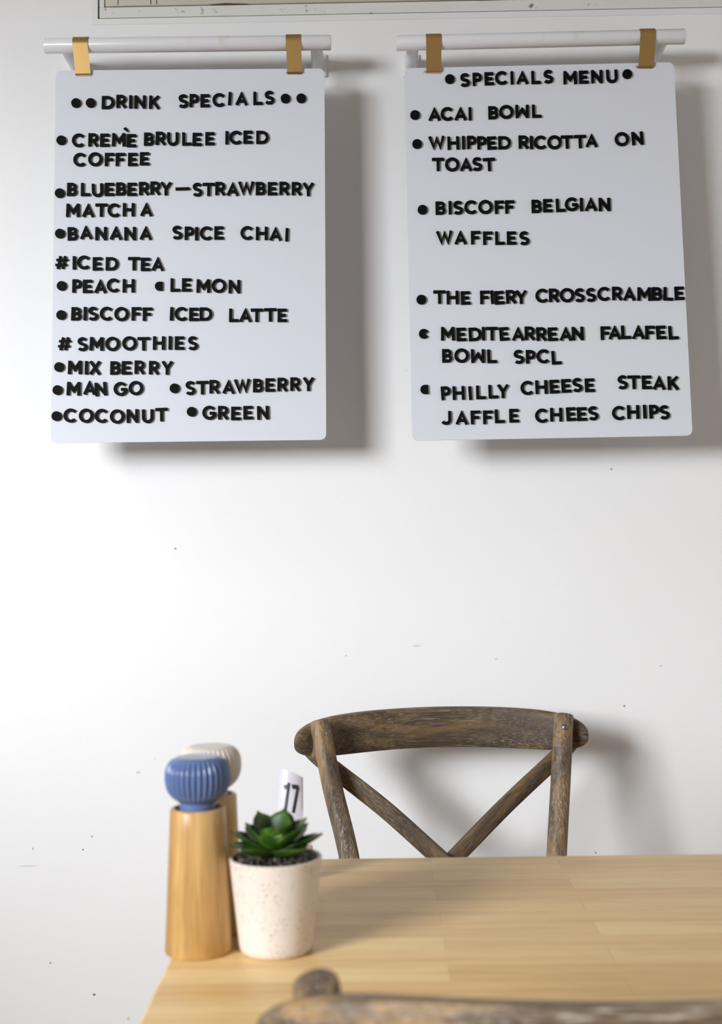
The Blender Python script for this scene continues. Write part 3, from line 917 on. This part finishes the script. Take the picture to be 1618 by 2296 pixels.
def make_chair(loc, rz, label):
    root = empty('dining_chair', loc, label, 'chair', None, rz)
    # posts that run on down as the back legs; +y is the back of the chair
    rail_y = lambda u: .124 + .050 * (1 - (u / .205) ** 2)
    posts = []
    for s in (-1, 1):
        key = [(s * .19, .10, 0), (s * .172, .030, .25), (s * (.156 if s > 0 else .146), .010, .45), (s * (.173 if s > 0 else .161), .036, .62), (s * (.190 if s > 0 else .187), .066, .74), (s * .206, .100, CH_TOP - .004)]
        bm = bmesh.new()
        pth = smoothpath(key, 8)
        tube(bm, pth, [.0165] * len(pth), 24, .003)
        p = link_mesh('post', bm, M_woodz, root, smooth=True, angle=50)
        posts.append(p)
        d = Vector((.72 if s < 0 else -.05, -.75, .05)).normalized()
        c = Vector((s * .2035, .0945, CH_TOP - .024)) + d * .0168
        bm = bmesh.new()
        tube(bm, [c - d * .002, c + d * .0008, c + d * .0022, c + d * .0029], [.0062, .0060, .0042, .0015], 20)
        link_mesh('rivet', bm, M_rivet, p, smooth=True)
    # curved top rail with rounded ends
    bm = bmesh.new()
    U, N, K = .2475, 64, 20
    rings = []
    for i in range(N + 1):
        t = -1 + 2 * i / N
        tt = math.copysign(1 - (1 - abs(t)) ** 1.6, t) if abs(t) > 0 else 0
        u = U * tt
        hh = .0345 * max(1e-4, (1 - abs(tt) ** 7)) ** (1 / 2.4)
        th = .0105 * max(.02, (1 - abs(tt) ** 14)) ** .5
        zc = CH_TOP - .0375 + .0080 * (1 - tt ** 2) + (-.003 * tt ** 6)
        yc = rail_y(u)
        tang = Vector((1, -2 * .050 * u / .205 ** 2, 0)).normalized()
        nrm = Vector((-tang.y, tang.x, 0))
        ring = []
        for k in range(K):
            a = 2 * pi * k / K
            ca, sa = cos(a), sin(a)
            e = .35
            off = math.copysign(abs(ca) ** e, ca) * th
            up_ = math.copysign(abs(sa) ** .55, sa) * hh
            ring.append(bm.verts.new(Vector((u, yc, zc + up_)) + nrm * off))
        rings.append(ring)
    for a_, b_ in zip(rings, rings[1:]):
        for k in range(K):
            bm.faces.new((a_[k], a_[(k + 1) % K], b_[(k + 1) % K], b_[k]))
    bm.faces.new(rings[0][::-1]); bm.faces.new(rings[-1])
    link_mesh('top_rail', bm, M_woodx, root, smooth=True, angle=50)
    # crossing slats behind the posts
    for s in (-1, 1):
        pts = smoothpath([(s * .224, .116, .800), (s * .197, .107, .775), (s * .10, .082, .700), (0, .060 + s * .006, .612), (-s * .10, .040, .530), (-s * .165, .014, .468)], 8)
        bm = bmesh.new()
        rings = []
        for i, p in enumerate(pts):
            t = (pts[min(i + 1, len(pts) - 1)] - pts[max(i - 1, 0)]).normalized()
            b = t.cross(Vector((0, 1, .25))).normalized()
            nn = t.cross(b).normalized()
            wv, tv = .0140, .0055
            sec = [(-1, -.6), (-.8, -1), (.8, -1), (1, -.6), (1, .6), (.8, 1), (-.8, 1), (-1, .6)]
            rings.append([bm.verts.new(p + b * wv * x + nn * tv * y) for x, y in sec])
        for a_, b_ in zip(rings, rings[1:]):
            for k in range(8):
                bm.faces.new((a_[k], a_[(k + 1) % 8], b_[(k + 1) % 8], b_[k]))
        bm.faces.new(rings[0][::-1]); bm.faces.new(rings[-1])
        link_mesh('cross_slat', bm, M_slat[s], root, smooth=True, angle=40)
    # seat, front legs and stretchers
    bm = bmesh.new()
    fr, bk = [], []
    for k in range(48):
        a = 2 * pi * k / 48
        x = .215 * math.copysign(abs(cos(a)) ** .6, cos(a)); y = -.20 + .205 * math.copysign(abs(sin(a)) ** .6, sin(a))
        x *= 1 - .12 * (y + .20) / .205
        fr.append(bm.verts.new((x, y, .462))); bk.append(bm.verts.new((x * 1.02, -.2 + (y + .2) * 1.02, .430)))
    bm.faces.new(fr); bm.faces.new(bk[::-1])
    for k in range(48):
        bm.faces.new((bk[k], bk[(k + 1) % 48], fr[(k + 1) % 48], fr[k]))
    link_mesh('seat', bm, M_seat, root)
    for s in (-1, 1):
        bm = bmesh.new(); tube(bm, [(s * .19, -.37, 0), (s * .175, -.355, .432)], [.013, .017], 16)
        link_mesh('leg', bm, M_woodz, root, smooth=True, angle=50)
        bm = bmesh.new(); tube(bm, [(s * .183, -.362, .2), (s * .175, .045, .2)], .009, 12)
        link_mesh('stretcher', bm, M_woodz, root, smooth=True, angle=50)
    return root


def slat_wood(name, ang):
    m = old_wood(name, 0)
    for n in list(m.node_tree.nodes):
        if n.type == 'MAPPING':
            # turn the grain to run down the slat
            nt = m.node_tree
            rot = nt.nodes.new('ShaderNodeMapping')
            rot.inputs['Rotation'].default_value = (0, ang, 0)
            src = n.inputs['Vector'].links[0].from_socket
            nt.links.new(src, rot.inputs['Vector'])
            nt.links.new(rot.outputs['Vector'], n.inputs['Vector'])
    return m


M_slat = {1: slat_wood('weathered_oak_slat', radians(41)), -1: slat_wood('weathered_oak_slat_mirrored', radians(-41))}
tl, tr_ = PY(721, 1610, 2.27), PY(1262, 1604, 2.27)
mid = (tl + tr_) / 2
RZ1 = radians(5.0)
off = Matrix.Rotation(RZ1, 3, 'Z') @ Vector((0, .100, 0))
chair = make_chair((mid.x - off.x, mid.y - off.y, 0), RZ1, 'weathered oak cross-back chair standing between the table and the wall')
print('chair post top z', tl.z, tr_.z, 'sep', (tr_ - tl).length)


# the near chair stands with its back to the camera
near = copy_tree(chair)
near['label'] = 'blurred weathered oak cross-back chair in the foreground, its back to the camera'
pl = PZ(706, 2188, CH_TOP)
RZ2 = radians(180.0 - 0.5)
off = Matrix.Rotation(RZ2, 3, 'Z') @ Vector((.206, .100, 0))
near.location = (pl.x - off.x, pl.y - off.y, 0)
near.rotation_euler = (0, 0, RZ2)
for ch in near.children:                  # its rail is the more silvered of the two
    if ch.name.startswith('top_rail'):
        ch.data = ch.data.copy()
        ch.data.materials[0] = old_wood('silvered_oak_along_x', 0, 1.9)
print('near chair post', pl[:])

# ------------------------------------------------------------------ pepper and salt mills
HB = .137


def make_mill(loc, glaze, label, rz=0):
    root = empty('table_mill', loc, label, 'mill', 'wooden mills with ribbed ceramic knobs', rz)
    bm = bmesh.new()
    rb, rt = .0325, .0270
    prof = [(0, 0), (rb - .002, 0), (rb - .0006, .0006), (rb, .002)]
    for k in range(1, 9):
        z = .002 + (HB - .004) * k / 8
        prof.append((rb + (rt - rb) * (z / HB), z))
    prof += [(rt - .0006, HB - .0006), (rt - .0016, HB), (rt - .0040, HB), (rt - .0046, HB - .001), (rt - .005, HB - .012), (0, HB - .012)]
    lathe(bm, prof, 64)
    link_mesh('body', bm, M_mill, root, smooth=True, angle=40)
    bm = bmesh.new()
    lathe(bm, [(0, HB - .0118), (.0178, HB - .0118), (.0178, HB + .004), (.0182, HB + .0075), (.0182, HB + .009), (0, HB + .009)], 48)
    nk = link_mesh('neck', bm, glaze, root, smooth=True, angle=40)
    bm = bmesh.new()
    z0 = HB + .0055
    kp = [(0, 0), (.0180, 0), (.0215, .0022), (.0262, .0062), (.0298, .0115), (.0318, .0180), (.0323, .0240), (.0318, .0300), (.0305, .0345), (.0282, .0385), (.0252, .0412), (.0228, .0424), (.0208, .0432), (.0188, .0434), (0, .0434)]
    # finer profile
    fine = []
    P2 = smoothpath([Vector((r, z, 0)) for r, z in kp[1:-1]], 3)
    fine = [(0, z0)] + [(p.x, z0 + p.y) for p in P2] + [(0, z0 + .0434)]
    nfl = 34
    m = len(fine)

    def flute(i, a):
        z = fine[i][1] - z0
        w = max(0, min(1, (z - .002) / .008)) * max(0, min(1, (.0425 - z) / .004))
        return 1 - .10 * w * (1 - abs(sin(a * nfl / 2)) ** .9)
    lathe(bm, fine, nfl * 10, flute)
    link_mesh('knob', bm, glaze, root, smooth=True)
    return root


b1 = PZ(445, 2132, TZ)
make_mill(b1, M_blue, 'wooden mill with a blue ribbed knob, standing beside the potted succulent')
b2 = PZ(473, 2086, TZ)
make_mill(b2, M_cream, 'wooden mill with a cream ribbed knob, standing behind the blue-knobbed mill', .1)
print('mills', b1[:], b2[:], (b1 - b2).length)

# ------------------------------------------------------------------ potted succulent
pp = PZ(619.5, 2131, TZ)
plant = empty('potted_succulent', pp, 'green succulent in a speckled cream pot at the corner of the table', 'potted plant')
RB_, RT_, PH = .0355, .0452, .0895
bm = bmesh.new()
prof = [(0, 0), (RB_ - .006, 0), (RB_ - .003, .0008), (RB_ - .0008, .003), (RB_ + .0004, .007)]
for k in range(1, 8):
    z = .007 + (PH - .010) * k / 7
    prof.append((RB_ + .0004 + (RT_ - RB_ - .0004) * (z - .007) / (PH - .007), z))
prof += [(RT_ + .0001, PH - .001), (RT_ - .0008, PH), (RT_ - .0026, PH), (RT_ - .0034, PH - .0008), (RT_ - .0040, PH - .006), (RT_ - .006, PH - .022), (0, PH - .022)]
lathe(bm, prof, 72)
link_mesh('pot', bm, M_pot, plant, smooth=True, angle=45)
bm = bmesh.new()
rs = random.Random(3)
for k in range(330):
    r = .0395 * math.sqrt(rs.random()); a = rs.random() * 2 * pi
    sz = .0016 + .0016 * rs.random()
    mat_ = Matrix.Translation((r * cos(a), r * sin(a), PH - .0050 + .0035 * (1 - (r / .0395) ** 2) + rs.random() * .0030)) @ Matrix.Rotation(rs.random() * 6, 4, 'Z') @ Matrix.Rotation(rs.random() * 6, 4, 'X') @ Matrix.Diagonal((sz * 1.25, sz, sz * .75, 1))
    bmesh.ops.create_icosphere(bm, subdivisions=2, radius=1, matrix=mat_)
lathe(bm, [(0, PH - .0025), (.02, PH - .0035), (.0392, PH - .0058), (.0392, PH - .012), (0, PH - .012)], 40)
g = link_mesh('gravel', bm, M_gravel, plant, smooth=True)
g['kind'] = 'stuff'


def leaf(az, elev, length, width, curl, base_r, base_z, twist=0):
    """thick pointed leaf: az = heading about Z, elev = rise, curl bends the tip up"""
    bm = bmesh.new()
    nl, nw = 14, 10
    d = Vector((cos(az), sin(az), 0)); s_ = Vector((-sin(az), cos(az), 0)); z = Vector((0, 0, 1))
    s_ = Matrix.Rotation(twist, 3, d) @ s_
    pts = []
    p = d * base_r + z * base_z
    e = elev
    rings = []
    for i in range(nl + 1):
        t = i / nl
        tdir = d * cos(e) + z * sin(e)
        nrm = s_.cross(tdir) * -1
        nrm = tdir.cross(s_)
        wd_ = 1.42 * width * (max(0, sin(pi * (t ** .85) * .93 + .10)) ** .75) * (1 - .1 * t)
        if t > .8: wd_ *= max(.0, 1 - ((t - .8) / .2) ** 1.6)
        wd_ = max(wd_, .0003)
        th = .0028 * (1 - .75 * t) + .0004
        ring = []
        for k in range(nw * 2):
            a = 2 * pi * k / (nw * 2)
            x = cos(a); y = sin(a)
            cup = .35 * wd_ * x * x
            ring.append(bm.verts.new(p + s_ * (wd_ * x) + nrm * (th * y * (1 - .6 * x * x) + cup)))
        rings.append(ring)
        p = p + tdir * (length / nl)
        e += curl / nl
    for a_, b_ in zip(rings, rings[1:]):
        n_ = len(a_)
        for k in range(n_):
            bm.faces.new((a_[k], a_[(k + 1) % n_], b_[(k + 1) % n_], b_[k]))
    bm.faces.new(rings[0][::-1]); bm.faces.new(rings[-1])
    link_mesh('leaf', bm, M_leaf, plant, smooth=True)


D = radians
# az: 270 = towards the camera, 0 = right, 180 = left, 90 = wall
for az, el, ln, wd_, cu in [
    (222, -2, .043, .0130, .55), (312, -2, .044, .0135, .5), (182, 14, .046, .0115, .35), (352, 8, .048, .0125, .45), (200, 8, .045, .0105, .1),
    (40, 16, .043, .0120, .4), (140, 16, .044, .0120, .4), (95, 14, .042, .0125, .4),
    (243, 30, .030, .0095, .5), (292, 34, .027, .0100, .5), (340, 34, .036, .0120, .4), (20, 38, .040, .0120, .3), (75, 44, .043, .0120, .35), (128, 42, .043, .0115, .3), (178, 36, .037, .0110, .4),
    (262, 52, .028, .0115, .3), (325, 56, .032, .0115, .2), (60, 62, .035, .0110, .2), (150, 60, .034, .0105, .2)]:
    leaf(D(az), D(el + 4 if el < 20 else el - 2), ln, wd_, cu, .003, PH + .0025 + .006 * max(0, el) / 60)
bm = bmesh.new()
tube(bm, [(0, 0, PH - .012), (0, 0, PH + .012)], [.006, .004], 14)
link_mesh('stem', bm, M_leaf, plant, smooth=True)

# ------------------------------------------------------------------ table number on a wooden block
nb = PZ(655, 1969, TZ)
stand = empty('number_stand', nb, 'curled white card printed 17 in a wooden block behind the succulent', 'table number')
bm = bmesh.new(); box(bm, -.022, .0240, -.011, .011, 0, .036, .0015)
link_mesh('block', bm, M_block, stand, smooth=True, angle=40)


def card_pt(u, v):
    """u across -1..1, v up 0..1: a laminated strip that leans back and curls at its top"""
    lft = -.019 + .005 * v
    x = lft + (.0135 - lft) * (u + 1) / 2
    y = -.002 + .010 * v * v - .0055 * (1 - u * u) * (.3 + .7 * v)
    z = .025 + .1005 * v - .0055 * (u + 1) * v + .002 * (1 - u * u) * v
    return Vector((x, y, z))


bm = bmesh.new()
nu, nv = 14, 14
gf = [[bm.verts.new(card_pt(-1 + 2 * i / nu, j / nv)) for i in range(nu + 1)] for j in range(nv + 1)]
gb = [[bm.verts.new(card_pt(-1 + 2 * i / nu, j / nv) + Vector((0, .0006, 0))) for i in range(nu + 1)] for j in range(nv + 1)]
for j in range(nv):
    for i in range(nu):
        bm.faces.new((gf[j][i], gf[j][i + 1], gf[j + 1][i + 1], gf[j + 1][i]))
        bm.faces.new((gb[j][i], gb[j + 1][i], gb[j + 1][i + 1], gb[j][i + 1]))
for j in range(nv):
    for i in (0, nu):
        bm.faces.new((gf[j][i], gf[j + 1][i], gb[j + 1][i], gb[j][i]))
for i in range(nu):
    for j in (0, nv):
        bm.faces.new((gf[j][i], gb[j][i], gb[j][i + 1], gf[j][i + 1]))
card = link_mesh('card', bm, M_card, stand, smooth=True, angle=60)


def ink(polys):
    bm = bmesh.new()
    for (u0, v0, u1, v1, hw0, hw1) in polys:     # strokes in card coordinates
        n = 8
        rows = []
        for k in range(n + 1):
            t = k / n
            u, v = u0 + (u1 - u0) * t, v0 + (v1 - v0) * t
            du, dv = (u1 - u0), (v1 - v0) * 6.9
            L = math.hypot(du, dv)
            hw = hw0 + (hw1 - hw0) * t
            nx, ny = -dv / L * hw, du / L * hw / 6.9
            rows.append([bm.verts.new(card_pt(u + q * nx, v + q * ny) + Vector((0, dy, 0))) for q, dy in ((-1, -.0004), (1, -.0004), (1, -.0001), (-1, -.0001))])
        for a_, b_ in zip(rows, rows[1:]):
            for k in range(4):
                bm.faces.new((a_[k], a_[(k + 1) % 4], b_[(k + 1) % 4], b_[k]))
        bm.faces.new(rows[0][::-1]); bm.faces.new(rows[-1])
    return bm


d1 = link_mesh('digit', ink([(-.14, .87, -.42, .50, .105, .115), (-.20, .825, -.56, .80, .15, .17)]), M_ink, card)
d2 = link_mesh('digit', ink([(.10, .835, .68, .855, .18, .20), (.60, .86, .24, .53, .11, .12)]), M_ink, card)
d1['label'] = 'dark digit 1'; d2['label'] = 'dark digit 7'
